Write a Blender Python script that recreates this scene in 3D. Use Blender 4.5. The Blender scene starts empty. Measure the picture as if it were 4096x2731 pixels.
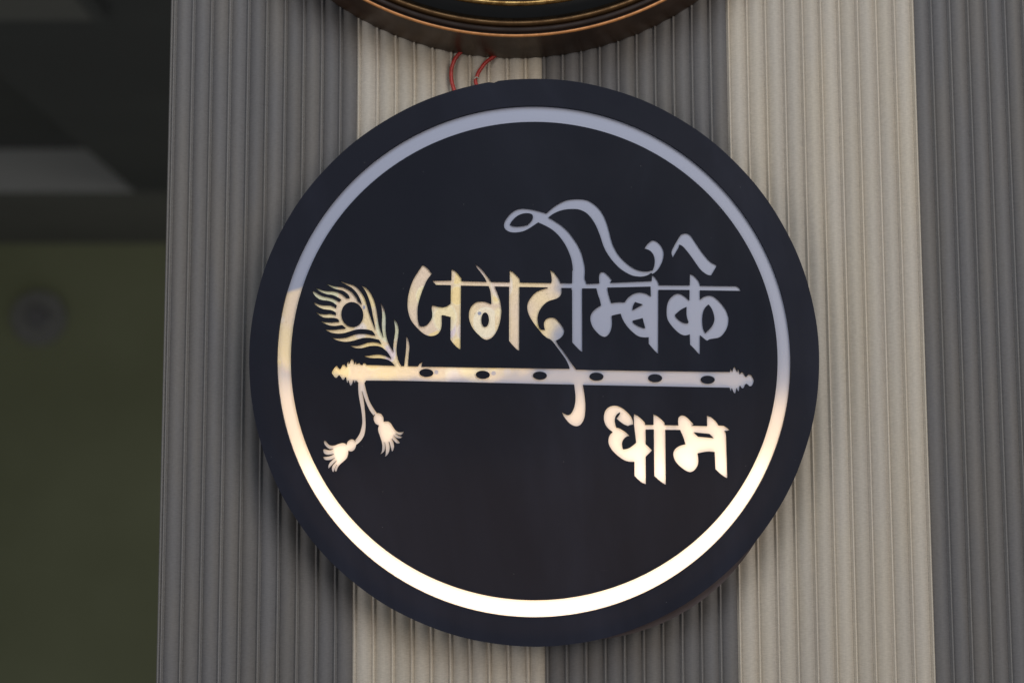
import bpy, bmesh, math, random
from mathutils import Vector, Matrix
from mathutils.geometry import delaunay_2d_cdt

scene = bpy.context.scene
random.seed(7)

# ------------------------------------------------------------------ camera
cam_data = bpy.data.cameras.new("camera")
cam_data.lens = 55.0
cam_data.sensor_width = 36.0
cam_data.clip_start = 0.02
cam_data.clip_end = 60.0
cam = bpy.data.objects.new("camera", cam_data)
scene.collection.objects.link(cam)
cam.matrix_world = (Matrix.Translation(Vector((-0.011553, -0.846019, -0.085134)))
                    @ Matrix.Rotation(math.radians(90 + 6.5), 4, 'X')
                    @ Matrix.Rotation(math.radians(-0.18), 4, 'Z'))
cam_data.dof.use_dof = True
cam_data.dof.focus_distance = 0.822
cam_data.dof.aperture_fstop = 7.1
scene.camera = cam

# ------------------------------------------------------------------ light
world = bpy.data.worlds.new("World")
scene.world = world
world.use_nodes = True
bg = world.node_tree.nodes["Background"]
bg.inputs["Color"].default_value = (0.86, 0.92, 1.0, 1)
bg.inputs["Strength"].default_value = 0.20


def area(name, loc, target, size, power, col):
    d = bpy.data.lights.new(name, 'AREA')
    d.shape = 'DISK'
    d.size = size
    d.energy = power
    d.color = col
    o = bpy.data.objects.new(name, d)
    scene.collection.objects.link(o)
    o.location = loc
    o.rotation_euler = (Vector(target) - Vector(loc)).to_track_quat('-Z', 'Y').to_euler()
    return o


area("window_light", (0.10, -1.35, 1.05), (0.05, 0, 0.0), 1.0, 11.0, (0.78, 0.89, 1.0))
area("room_lamp", (0.9, -1.7, 0.35), (0, 0, 0), 1.1, 15.0, (1.0, 0.89, 0.76))
area("room_lamp_left", (-1.2, -1.6, 0.1), (0, 0, 0), 1.0, 7.0, (1.0, 0.93, 0.86))

vs = scene.view_settings
vs.view_transform = 'Standard'
vs.look = 'None'
vs.exposure = 0.0
vs.gamma = 1.0
vs.use_curve_mapping = False
scene.cycles.use_denoising = True
scene.cycles.max_bounces = 8
scene.cycles.transmission_bounces = 6
scene.cycles.sample_clamp_indirect = 4.0


# ------------------------------------------------------------------ helpers
def link(o, parent=None):
    scene.collection.objects.link(o)
    if parent is not None:
        o.parent = parent
    return o


def mesh_obj(name, verts, faces, mat, parent=None, smooth=False):
    me = bpy.data.meshes.new(name)
    me.from_pydata([tuple(v) for v in verts], [], faces)
    me.materials.append(mat)
    if smooth:
        me.polygons.foreach_set("use_smooth", [True] * len(me.polygons))
    me.update()
    return link(bpy.data.objects.new(name, me), parent)


def tag(o, label=None, cat=None, group=None, kind=None):
    for k, v in (("label", label), ("category", cat), ("group", group), ("kind", kind)):
        if v:
            o[k] = v
    return o


def empty(name, loc=(0, 0, 0)):
    o = bpy.data.objects.new(name, None)
    o.empty_display_size = 0.02
    o.location = loc
    return link(o)


class Nodes:
    def __init__(self, name):
        self.m = bpy.data.materials.new(name)
        self.m.use_nodes = True
        self.t = self.m.node_tree
        self.bsdf = self.t.nodes["Principled BSDF"]
        self.out = self.t.nodes["Material Output"]

    def n(self, kind, **kw):
        nd = self.t.nodes.new(kind)
        for k, v in kw.items():
            if k.startswith("i_"):
                key = k[2:]
                key = int(key) if key.isdigit() else key.replace("_", " ")
                s = nd.inputs[key]
                if hasattr(v, "is_linked") or isinstance(v, bpy.types.NodeSocket):
                    self.t.links.new(v, s)
                else:
                    s.default_value = v
            else:
                setattr(nd, k, v)
        return nd

    def l(self, a, b):
        self.t.links.new(a, b)

    def math(self, op, a, b=0.0, c=None, clamp=False):
        nd = self.t.nodes.new("ShaderNodeMath")
        nd.operation = op
        nd.use_clamp = clamp
        for i, v in enumerate((a, b, c)):
            if v is None:
                continue
            if isinstance(v, bpy.types.NodeSocket):
                self.l(v, nd.inputs[i])
            else:
                nd.inputs[i].default_value = v
        return nd.outputs[0]

    def mix(self, f, a, b, blend='MIX'):
        nd = self.t.nodes.new("ShaderNodeMix")
        nd.data_type = 'RGBA'
        nd.blend_type = blend
        for s, v in ((nd.inputs[0], f), (nd.inputs[6], a), (nd.inputs[7], b)):
            if isinstance(v, bpy.types.NodeSocket):
                self.l(v, s)
            else:
                s.default_value = v if not isinstance(v, tuple) else (v + (1.0,))[:4]
        return nd.outputs[2]

    def smooth(self, v, lo, hi, t0=0.0, t1=1.0):
        nd = self.n("ShaderNodeMapRange", interpolation_type='SMOOTHSTEP')
        nd.inputs[1].default_value, nd.inputs[2].default_value = lo, hi
        nd.inputs[3].default_value, nd.inputs[4].default_value = t0, t1
        self.l(v, nd.inputs[0])
        return nd.outputs[0]

    def coords(self, kind="Object", scale=(1, 1, 1), rot=(0, 0, 0)):
        tc = self.n("ShaderNodeTexCoord")
        mp = self.n("ShaderNodeMapping")
        mp.inputs["Scale"].default_value = scale
        mp.inputs["Rotation"].default_value = rot
        self.l(tc.outputs[kind], mp.inputs[0])
        return mp.outputs[0]

    def setp(self, **kw):
        for k, v in kw.items():
            s = self.bsdf.inputs[k.replace("_", " ")]
            if isinstance(v, bpy.types.NodeSocket):
                self.l(v, s)
            else:
                s.default_value = (v + (1.0,)) if isinstance(v, tuple) and len(v) == 3 else v


# ------------------------------------------------------------------ materials
def fabric(name, col, tint):
    """woven wall covering: slightly slanted fine threads, faint blotches"""
    N = Nodes(name)
    wp = N.n("ShaderNodeNewGeometry").outputs["Position"]

    def mapped(scale, rot=(0, 0, 0)):
        mp = N.n("ShaderNodeMapping")
        mp.inputs["Scale"].default_value = scale
        mp.inputs["Rotation"].default_value = rot
        N.l(wp, mp.inputs[0])
        return mp.outputs[0]
    th = N.n("ShaderNodeTexNoise", i_Vector=mapped((420, 420, 2300), (0, math.radians(-11), 0)), i_Scale=1.0, i_Detail=2.0)
    th2 = N.n("ShaderNodeTexNoise", i_Vector=mapped((2600, 2600, 160)), i_Scale=1.0, i_Detail=2.0)
    blot = N.n("ShaderNodeTexNoise", i_Vector=mapped((60, 60, 9)), i_Scale=1.0, i_Detail=3.0)
    v = N.math('ADD', N.smooth(th.outputs["Fac"], 0.3, 0.7, 0.92, 1.07), N.smooth(th2.outputs["Fac"], 0.3, 0.7, -0.03, 0.03))
    c = N.mix(N.smooth(blot.outputs["Fac"], 0.35, 0.65), col, tint)
    hsv = N.n("ShaderNodeHueSaturation", i_Color=c, i_Value=N.math('MULTIPLY', v, N.smooth(N.n("ShaderNodeObjectInfo").outputs["Random"], 0.0, 1.0, 0.94, 1.05)))
    bump = N.n("ShaderNodeBump", i_Strength=0.35, i_Distance=0.00015, i_Height=th.outputs["Fac"])
    N.setp(Base_Color=hsv.outputs[0], Roughness=0.62, Normal=bump.outputs[0], Specular_IOR_Level=0.25)
    return N.m


M_GREY = fabric("grey_weave", (0.121, 0.118, 0.123), (0.133, 0.125, 0.121))
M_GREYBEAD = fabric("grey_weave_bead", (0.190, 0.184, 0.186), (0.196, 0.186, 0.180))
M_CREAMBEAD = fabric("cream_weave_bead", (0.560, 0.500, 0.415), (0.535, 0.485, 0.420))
M_CREAM = fabric("cream_weave", (0.425, 0.383, 0.324), (0.405, 0.371, 0.328))


def plate_mat(name, col, glare=0.0017):
    N = Nodes(name)
    co = N.coords(scale=(1, 1, 1))
    sm = N.n("ShaderNodeTexNoise", i_Vector=co, i_Scale=14.0, i_Detail=4.0, i_Roughness=0.6)
    dust = N.n("ShaderNodeTexVoronoi", i_Vector=co, i_Scale=190.0)
    rnd = N.n("ShaderNodeSeparateColor", i_0=dust.outputs["Color"])
    d = N.math('MULTIPLY', N.smooth(dust.outputs["Distance"], 0.0, 0.055, 1.0, 0.0), N.math('GREATER_THAN', rnd.outputs[0], 0.86))
    smear = N.n("ShaderNodeTexNoise", i_Vector=N.coords(scale=(9, 1, 4), rot=(0, 0.6, 0)), i_Scale=1.0, i_Detail=5.0, i_Roughness=0.62, i_Distortion=0.8)
    base = N.mix(N.smooth(smear.outputs["Fac"], 0.42, 0.72), col, tuple(v * 1.5 + 0.001 for v in col))
    hair = N.n("ShaderNodeTexNoise", i_Vector=N.coords(scale=(30, 1, 900), rot=(0, 0.35, 0)), i_Scale=1.0, i_Detail=1.0)
    d = N.math('MAXIMUM', d, N.smooth(hair.outputs["Fac"], 0.80, 0.84, 0.0, 0.35))
    c = N.mix(N.math('MULTIPLY', d, 0.45), base, (0.35, 0.35, 0.36))
    N.setp(Base_Color=c, Roughness=N.smooth(sm.outputs["Fac"], 0.3, 0.7, 0.42, 0.62), Specular_IOR_Level=0.07)
    # faint warm translucency added to imitate lens glare around the lit ring
    tr = N.n("ShaderNodeBsdfTranslucent", i_Color=(glare, glare * 0.8, glare * 0.65, 1))
    add = N.n("ShaderNodeAddShader", i_0=N.bsdf.outputs[0], i_1=tr.outputs[0])
    N.l(add.outputs[0], N.out.inputs[0])
    return N.m


M_PLATE = plate_mat("black_acrylic", (0.0096, 0.0110, 0.0182))
M_RIM = plate_mat("black_acrylic_lit", (0.0114, 0.0128, 0.0212))  # same black sheet, lightened: the rim's different lighting is put into its colour
M_BACK = plate_mat("brown_back_sheet", (0.062, 0.050, 0.052), 0.0)


def inlay_mat():
    """opal acrylic, lit from behind; part of it still under a pearly film"""
    N = Nodes("opal_acrylic")
    tc = N.n("ShaderNodeTexCoord")
    sep = N.n("ShaderNodeSeparateXYZ", i_0=tc.outputs["Object"])
    x, z = sep.outputs[0], sep.outputs[2]
    edge = N.n("ShaderNodeTexNoise", i_Vector=tc.outputs["Object"], i_Scale=70.0, i_Detail=2.0)
    wob = N.math('MULTIPLY', N.math('SUBTRACT', edge.outputs["Fac"], 0.5), 0.22)
    ex = N.math('DIVIDE', N.math('ADD', x, 0.070), 0.0845)
    ez = N.math('DIVIDE', N.math('SUBTRACT', z, 0.034), 0.047)
    rad = N.math('ADD', N.math('POWER', N.math('ADD', N.math('POWER', N.math('ABSOLUTE', ex), 3.6), N.math('POWER', N.math('ABSOLUTE', ez), 3.6)), 0.278), wob)
    m1 = N.smooth(rad, 0.90, 1.05, 1.0, 0.0)
    # straight torn upper edge
    ln = N.math('SUBTRACT', z, N.math('ADD', N.math('MULTIPLY', x, 0.31), 0.0755))
    m2 = N.smooth(N.math('ADD', ln, N.math('MULTIPLY', wob, 0.012)), -0.0016, 0.0012, 1.0, 0.0)
    film = N.math('MULTIPLY', N.math('MULTIPLY', m1, m2), N.smooth(z, 0.0560, 0.0585, 1.0, 0.0))
    # spots where the film has come off
    for px, pz, rx, rz in ((-0.0898, 0.0267, 0.0008, 0.0013), (-0.0287, 0.0233, 0.0013, 0.0012), (-0.0514, -0.0078, 0.0011, 0.0012), (-0.0213, -0.0084, 0.0013, 0.0012)):
        qx = N.math('DIVIDE', N.math('SUBTRACT', x, px), rx)
        qz = N.math('DIVIDE', N.math('SUBTRACT', z, pz), rz)
        q = N.math('ADD', N.math('SQRT', N.math('ADD', N.math('MULTIPLY', qx, qx), N.math('MULTIPLY', qz, qz))), N.math('MULTIPLY', wob, 4.0))
        film = N.math('MULTIPLY', film, N.smooth(q, 0.8, 1.1))
    # overlapping pearly discs
    warp = N.n("ShaderNodeTexNoise", i_Vector=tc.outputs["Object"], i_Scale=45.0, i_Detail=1.0)
    base = N.mix(N.smooth(warp.outputs["Fac"], 0.35, 0.65), (0.80, 0.64, 0.50), (0.86, 0.69, 0.44))
    for sc, off, amt, sat in ((95.0, 0.0, 0.85, 1.0), (62.0, 3.7, 0.75, 1.0)):
        mp = N.n("ShaderNodeMapping")
        mp.inputs["Location"].default_value = (off, off, off)
        mp.inputs["Scale"].default_value = (1, 0.001, 0.8)
        N.l(tc.outputs["Object"], mp.inputs[0])
        vo = N.n("ShaderNodeTexVoronoi", i_Vector=mp.outputs[0], i_Scale=sc, i_Randomness=0.9)
        rn = N.n("ShaderNodeSeparateColor", i_0=vo.outputs["Color"])
        ramp = N.n("ShaderNodeValToRGB", i_0=rn.outputs[0])
        cr = ramp.color_ramp
        cr.interpolation = 'CONSTANT'
        cols = [(0.0, (0.95, 0.74, 0.36)), (0.30, (0.80, 0.66, 0.60)), (0.45, (0.92, 0.80, 0.50)),
                (0.62, (0.70, 0.74, 0.52)), (0.74, (0.72, 0.62, 0.72)), (0.86, (0.93, 0.84, 0.66))]
        while len(cr.elements) < len(cols):
            cr.elements.new(0.5)
        for e, (p, c) in zip(cr.elements, cols):
            e.position = p
            e.color = c + (1,)
        disc = N.smooth(vo.outputs["Distance"], 0.40, 0.46, 1.0, 0.0)
        rim = N.math('MULTIPLY', N.smooth(vo.outputs["Distance"], 0.36, 0.42), disc)
        keep = N.math('GREATER_THAN', rn.outputs[1], 0.35)
        f = N.math('MULTIPLY', N.math('MULTIPLY', disc, keep), amt)
        base = N.mix(f, base, ramp.outputs[0])
        base = N.mix(N.math('MULTIPLY', N.math('MULTIPLY', rim, keep), 0.5), base, (0.95, 0.88, 0.72))
    # grain and pin-prick dirt under the film
    grain = N.n("ShaderNodeTexNoise", i_Vector=tc.outputs["Object"], i_Scale=1500.0, i_Detail=2.0)
    base = N.mix(0.5, base, N.n("ShaderNodeHueSaturation", i_Color=base, i_Value=N.smooth(grain.outputs["Fac"], 0.3, 0.7, 0.75, 1.2)).outputs[0])
    sp = N.n("ShaderNodeTexVoronoi", i_Vector=tc.outputs["Object"], i_Scale=420.0)
    spr = N.n("ShaderNodeSeparateColor", i_0=sp.outputs["Color"])
    speck = N.math('MULTIPLY', N.smooth(sp.outputs["Distance"], 0.08, 0.16, 1.0, 0.0), N.math('GREATER_THAN', spr.outputs[0], 0.90))
    base = N.mix(N.math('MULTIPLY', speck, 0.6), base, (0.16, 0.13, 0.10))
    opal = (0.312, 0.335, 0.438)
    col = N.mix(film, opal, base)
    N.setp(Base_Color=col, Roughness=0.28, Specular_IOR_Level=0.35)
    tr = N.n("ShaderNodeBsdfTranslucent", i_Color=(0.5, 0.5, 0.5, 1))
    add = N.n("ShaderNodeAddShader", i_0=N.bsdf.outputs[0], i_1=tr.outputs[0])
    N.l(add.outputs[0], N.out.inputs[0])
    return N.m


M_INLAY = inlay_mat()


def emit(name, col, strength):
    N = Nodes(name)
    N.setp(Base_Color=(0.8, 0.8, 0.8), Emission_Color=col, Emission_Strength=strength)
    return N.m


def simple(name, col, rough, metal=0.0, spec=0.5, var=0.0, scale=30.0, coat=0.0, col2=None, stretch=(1, 1, 1)):
    N = Nodes(name)
    if var or col2:
        nz = N.n("ShaderNodeTexNoise", i_Vector=N.coords(scale=stretch), i_Scale=scale, i_Detail=4.0)
        c2 = col2 or tuple(c * (1 - var) for c in col)
        N.setp(Base_Color=N.mix(N.smooth(nz.outputs["Fac"], 0.35, 0.65), col, c2))
        N.setp(Roughness=N.smooth(nz.outputs["Fac"], 0.3, 0.7, rough * 0.85, min(1.0, rough * 1.2)))
    else:
        N.setp(Base_Color=col, Roughness=rough)
    N.setp(Metallic=metal, Specular_IOR_Level=spec, Coat_Weight=coat, Coat_Roughness=0.08)
    return N.m


M_LED = emit("led_glow", (1.0, 0.70, 0.41, 1), 4.3)
M_LEDDIM = emit("weak_led_glow", (1.0, 0.66, 0.29, 1), 1.85)
M_BOX = simple("box_inside", (0.06, 0.055, 0.055), 0.7, var=0.3)
M_WIRE = simple("red_insulation", (0.38, 0.017, 0.012), 0.42, var=0.25, scale=400)
M_NICK = simple("pale_tape_scrap", (0.45, 0.42, 0.36), 0.6, var=0.3, scale=600)
M_BAND = simple("lacquered_brown_side", (0.058, 0.027, 0.012), 0.36, var=0.35, scale=40, spec=0.30)
M_COPPER = simple("copper_edge", (0.52, 0.22, 0.07), 0.45, var=0.2, scale=300, metal=0.2)
M_UMBER = simple("dark_umber", (0.020, 0.011, 0.008), 0.55, var=0.3, scale=60, spec=0.2)
M_COVE = simple("black_lacquer", (0.004, 0.004, 0.004), 0.20, var=0.3, scale=50, spec=0.4)
M_GOLD = simple("antique_gold", (0.55, 0.34, 0.12), 0.33, metal=0.9, scale=260, col2=(0.24, 0.13, 0.04))
M_OLDGOLD = simple("tarnished_gold", (0.13, 0.072, 0.030), 0.45, metal=0.8, scale=240, col2=(0.09, 0.048, 0.02))
M_DIAL = simple("dark_dial", (0.02, 0.016, 0.014), 0.3, var=0.3)
M_ROOMWALL = simple("olive_paint", (0.285, 0.290, 0.160), 0.8, var=0.12, scale=1.2)
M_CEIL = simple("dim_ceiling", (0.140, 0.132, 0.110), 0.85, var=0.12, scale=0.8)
M_SHADED = simple("shaded_ceiling", (0.070, 0.068, 0.060), 0.85, var=0.12, scale=0.8)  # darker copy of the ceiling colour: shade over recess and near soffit painted in
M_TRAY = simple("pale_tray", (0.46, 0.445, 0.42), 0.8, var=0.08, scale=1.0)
M_FIT = simple("fitting_plastic", (0.265, 0.250, 0.225), 0.5, var=0.2)
M_FITDARK = simple("fitting_hub", (0.195, 0.180, 0.180), 0.5, var=0.2)


# ------------------------------------------------------------------ cut-outs of the sign face
# outlines in millimetres from the middle of the sign
GLYPHS = {
    'letter_ja': (['-58.82,49.33! -56.20,47.27 -53.95,44.36! -56.39,41.08 -58.06,37.46 -59.65,33.21 -60.65,29.81 -61.31,26.41 -61.43,23.01 -61.16,19.62 -60.39,16.65! -59.05,16.31 -57.37,16.64 -55.90,17.69 -54.64,19.39 -53.80,21.08 -53.64,23.41 -53.94,25.96 -53.74,27.36 -53.32,27.66 -52.14,27.23 -50.03,26.71 -47.92,26.54 -45.82,27.12 -43.84,28.56! -42.87,28.56! -42.87,21.34! -43.92,21.34! -45.81,21.78 -47.50,22.25 -48.63,22.34! -48.63,20.00 -48.62,17.46 -48.95,15.13 -50.00,13.02 -51.68,11.75 -53.99,11.21 -56.30,11.56 -58.61,12.83 -60.93,14.96 -63.26,17.51 -64.95,20.05 -66.01,23.03 -66.61,26.00 -66.71,28.98 -66.35,32.80 -65.23,37.48 -63.77,41.31 -61.89,44.51 -60.21,47.07',
        '-43.40,47.10! -41.21,45.51 -39.30,43.37 -38.25,41.87! -38.21,40.59! -38.46,38.04! -38.77,4.19! -39.28,4.32 -41.17,5.80 -42.85,7.71 -43.99,9.32! -43.92,21.26! -43.81,38.27! -43.52,40.82!',
        '-53.73,40.69! -43.52,40.82! -38.25,40.47! -28.55,40.18! -28.55,37.83! -38.46,38.04! -43.81,38.27! -51.66,38.46!'], []),
    'letter_ga': (['-31.24,49.84! -29.17,48.25 -26.85,45.89 -24.54,42.90 -22.52,40.03! -20.62,37.43! -19.49,34.78 -18.23,31.37 -17.52,28.39 -17.15,24.57 -17.54,20.33 -18.47,16.52 -19.95,13.13 -21.85,10.60 -23.53,9.55 -25.00,9.17 -26.68,9.69 -28.57,11.26 -30.88,13.59 -32.77,16.35 -33.95,19.53 -34.24,22.08 -33.95,24.84 -32.98,26.96 -31.50,28.44 -29.82,29.37 -27.71,29.57 -25.61,29.36 -23.92,28.75 -22.45,28.07! -22.40,30.11 -22.57,32.66 -22.94,35.22 -23.78,37.65! -25.05,40.42! -26.01,42.26 -28.12,45.26 -29.81,47.40',
        '-12.54,46.40! -10.39,44.77 -8.50,42.85 -7.37,41.48! -7.37,39.64! -7.59,37.21! -7.84,3.37! -8.51,3.59 -10.52,5.49 -12.20,7.40 -13.07,8.63! -12.95,37.40! -12.60,39.79!',
        '-28.55,40.18! -25.05,40.04! -22.64,39.99! -12.52,39.79! -7.46,39.64! -1.13,39.50! -1.14,37.11! -7.47,37.21! -12.95,37.40! -20.54,37.51! -23.91,37.73! -28.55,37.83!'], ['-23.68,19.84 -23.78,18.66 -24.07,17.60 -24.52,16.76 -25.08,16.22 -25.71,16.03 -26.33,16.22 -26.89,16.76 -27.34,17.61 -27.62,18.67 -27.72,19.85 -27.62,21.03 -27.33,22.09 -26.89,22.94 -26.32,23.48 -25.70,23.66 -25.07,23.47 -24.51,22.93 -24.07,22.08 -23.78,21.02']),
    'letter_da': (['8.39,46.63! 10.28,45.35 11.95,43.42 13.42,41.28 14.25,39.15 14.69,36.38 14.72,34.25 14.12,32.55 12.93,31.40 11.24,30.64 8.71,29.93 6.81,28.96 4.90,27.26 3.21,24.93 2.35,22.81 1.97,20.69 2.12,18.36 2.62,16.24 3.58,14.75 4.83,14.41 5.89,14.36! 5.39,16.44 5.44,18.14 6.12,19.62 7.39,20.55 9.08,20.88 10.76,20.66 12.01,19.90 13.48,18.32 14.94,16.41 15.89,14.50 15.88,13.02 15.24,11.33 14.05,10.06 12.79,9.14 11.65,8.72! 12.98,6.26 14.85,3.94 16.93,0.97 19.00,-2.19 22.11,-6.71! 22.31,-8.10! 18.96,-8.09! 18.76,-6.32! 18.15,-4.30 16.70,-1.34 14.42,2.04 11.92,5.42 10.05,7.96 8.46,9.41! 6.91,10.09 4.82,11.79 2.73,14.33 0.23,17.52 -1.65,20.49 -2.78,23.04 -3.36,25.59 -3.26,27.92 -2.45,30.05 -0.97,32.17 1.15,34.29 3.68,35.56 5.79,36.19 7.48,36.83! 9.40,39.38! 9.62,40.65 9.54,42.36 9.22,44.50',
        '-1.13,39.50! 8.65,39.34! 9.40,39.38! 14.25,39.36! 14.23,36.59! 14.65,36.59! 7.70,36.91! -1.14,37.11!',
        '20.87,-13.68! 21.01,-14.63! 21.45,-17.96 21.71,-21.77 21.35,-25.09 20.48,-27.94 19.14,-30.07 17.71,-30.68 16.29,-30.20 14.50,-29.15! 15.34,-31.00 16.98,-33.38 18.86,-35.28 20.75,-36.28 22.40,-36.47 23.82,-36.00 25.26,-34.35 26.32,-31.75 26.73,-28.43 26.85,-25.11 26.68,-22.26 26.24,-18.93 25.61,-14.84! 25.43,-13.69!'], []),
    'vowel_i': (['20.36,37.37! 20.51,45.91! 20.81,46.12! 20.65,48.47 19.96,52.32 18.60,56.18 16.72,60.04 14.21,63.70 11.47,66.63 8.10,69.09 2.61,71.81! 0.48,70.40 -2.07,68.69 -5.04,67.19 -8.01,66.56 -10.97,66.44 -13.51,67.09 -15.11,68.52 -15.62,70.45 -15.19,72.39 -13.91,74.54 -11.78,76.90 -9.23,78.61 -6.26,79.34 -3.29,79.20 0.10,78.67 3.49,77.80 7.00,76.75! 9.43,78.98 11.99,80.92 14.97,82.63 18.37,83.92 22.20,84.38 26.44,84.28 29.41,83.54 32.36,81.71 34.88,79.33 36.98,76.31 38.84,72.00 40.07,67.70 41.08,63.40 42.31,59.53 44.38,55.45 47.30,51.81 50.65,48.80 54.00,46.65 57.37,45.57 60.32,45.44 63.20,46.07! 63.95,48.12 64.27,50.47 64.01,53.04 62.98,55.18 61.31,56.69 58.91,57.51! 60.29,59.69 61.58,60.97 63.29,62.04 65.19,61.60 67.07,60.10 68.31,58.16 69.00,56.02 69.01,53.45 68.20,50.46 66.68,47.47 64.97,45.34 62.92,43.89! 62.21,44.58! 60.72,43.43 58.18,42.63 55.64,42.55 52.27,43.11 48.91,44.75 45.56,47.11 42.64,50.11 40.34,53.11 38.26,56.54 36.82,59.98 35.79,63.41 34.55,66.85 33.10,70.30 31.02,73.75 28.50,76.55 25.97,78.07 23.43,78.85 20.03,78.95 16.64,78.62 13.24,77.68 10.26,76.18 8.05,74.47! 9.82,73.60 11.93,72.30 15.31,69.92 18.25,67.12 20.77,63.89 23.28,60.02 24.94,56.59 26.18,52.73 26.99,48.88 27.23,46.31 27.07,43.32 27.02,41.40! 27.76,39.91 27.96,38.41! 27.95,37.35! 25.63,36.93!',
        '20.37,39.77! 25.68,39.75! 25.65,36.30! 25.46,2.51! 24.08,3.48 22.00,5.60 20.21,7.59! 20.33,35.51! 19.91,35.64! 19.92,36.53! 20.34,36.53!',
        '14.25,39.32! 20.36,39.21! 27.95,38.81! 31.11,38.97! 31.09,36.28! 25.61,36.30! 20.34,36.53! 14.23,36.59!'], ['-12.44,70.66! -11.37,72.59 -9.25,74.74 -6.70,76.23 -3.73,76.79 -1.19,76.43 -0.26,75.35 -0.35,73.85 -1.42,72.13 -3.12,70.50! -5.45,69.99 -8.42,69.70 -10.75,69.88']),
    'letter_half_ma': (['34.83,39.08! 34.64,41.86 34.96,43.99 35.81,45.05 37.08,45.26 38.75,43.98 40.22,42.48 41.67,40.55! 40.83,40.13 40.61,39.36! 39.02,36.73! 39.50,33.74 41.00,28.51! 43.24,28.88 45.77,29.04 47.24,28.95! 47.17,23.01! 45.82,22.80! 43.17,22.26 41.14,21.71! 41.32,18.45 41.08,15.90 40.34,13.37 38.85,11.25 37.16,10.50 35.07,11.27 33.19,12.97 31.32,15.30 30.29,17.63 29.85,20.18 30.21,22.30 31.40,24.20 33.52,26.11 35.56,27.25! 34.91,30.35 34.01,32.91 33.20,36.28!',
        '31.11,38.97! 34.91,39.08! 40.61,39.36! 49.68,39.72! 49.65,36.90! 38.89,36.73! 33.20,36.28! 31.09,36.28!'], []),
    'letter_ba': (['46.59,28.95! 48.21,28.99! 49.16,30.49 50.80,32.12 53.13,33.52 55.92,34.16 58.70,33.78 60.54,33.03 61.92,31.99! 61.85,37.10! 62.59,40.33! 62.68,43.80! 64.37,42.15 65.74,40.04 66.27,38.54! 66.17,38.02! 66.00,35.35! 65.44,1.64! 64.75,1.88 62.48,4.34 60.48,6.77! 60.52,10.25! 57.94,10.17 55.17,10.74 52.88,12.28 50.14,14.94 48.09,17.65 46.73,20.22 45.88,22.70! 45.70,23.26!',
        '49.68,39.72! 61.58,40.19! 62.59,40.33! 62.54,37.19! 61.85,37.19! 49.65,36.90!',
        '65.71,38.02! 66.17,38.02! 74.52,37.95! 74.48,35.37! 66.05,35.44! 65.44,35.45!'], ['53.50,28.98! 57.60,27.66! 52.15,24.64! 52.45,26.74',
        '52.13,19.04! 57.42,20.42! 58.74,15.19! 58.00,15.20 55.24,16.23 52.71,17.87']),
    'letter_ke': (['82.74,29.77! 82.28,29.78! 80.68,31.32 78.85,32.73 77.00,33.44 75.15,33.21 73.04,31.82 71.39,29.72 70.42,26.91 70.14,23.18 70.55,19.91 71.90,17.34 74.17,14.54 76.45,12.44 78.29,11.41 80.13,11.12 82.22,11.72! 82.45,11.72!',
        '82.83,44.30! 84.81,43.03 86.86,40.91 87.99,38.94! 88.06,37.62! 87.45,1.25! 86.67,1.48 84.63,3.81 82.27,6.23! 82.22,11.72! 82.28,29.78! 82.46,35.30! 82.64,37.92!',
        '87.75,30.13! 87.93,30.13! 89.72,31.53 91.58,32.23 93.44,32.36 95.28,31.75 97.57,29.87 99.84,27.29 101.64,24.48 102.73,21.21 102.83,18.88 102.31,16.08 100.96,13.29 99.07,10.97 97.21,9.90 94.89,9.45 92.57,9.04 91.40,8.30! 90.49,8.76 87.53,11.24! 87.34,11.24!',
        '74.52,37.95! 82.64,37.92! 88.20,37.62! 107.44,37.33! 108.81,36.39 109.71,34.74! 88.16,35.09! 82.46,35.30! 74.48,35.37!'], ['80.74,26.32! 78.03,25.02 75.69,23.16 74.61,22.00 75.65,20.36 77.93,18.49 79.77,17.78 81.39,17.64! 81.63,18.24! 80.97,20.34 80.64,22.68',
        '92.34,27.55! 93.79,25.67 94.89,22.87 95.35,19.83 94.80,17.50 93.37,15.18 90.55,12.39! 89.43,14.72 89.02,17.52 89.07,20.79 89.59,23.82 90.78,26.15']),
    'vowel_e': (['73.81,52.70! 73.28,54.58 73.40,56.47 74.84,59.29 76.75,62.58 78.18,64.70 79.35,65.50 81.22,65.73 82.84,65.16 84.21,63.74 86.48,60.19 88.75,56.65 91.02,53.58 93.76,50.52 97.30,48.48! 94.00,43.09! 92.47,43.24 90.40,44.42 88.12,46.54 85.85,49.84 83.12,53.84 80.39,57.39 78.56,59.14 77.31,59.61! 77.29,58.67! 76.43,57.16'], []),
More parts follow.
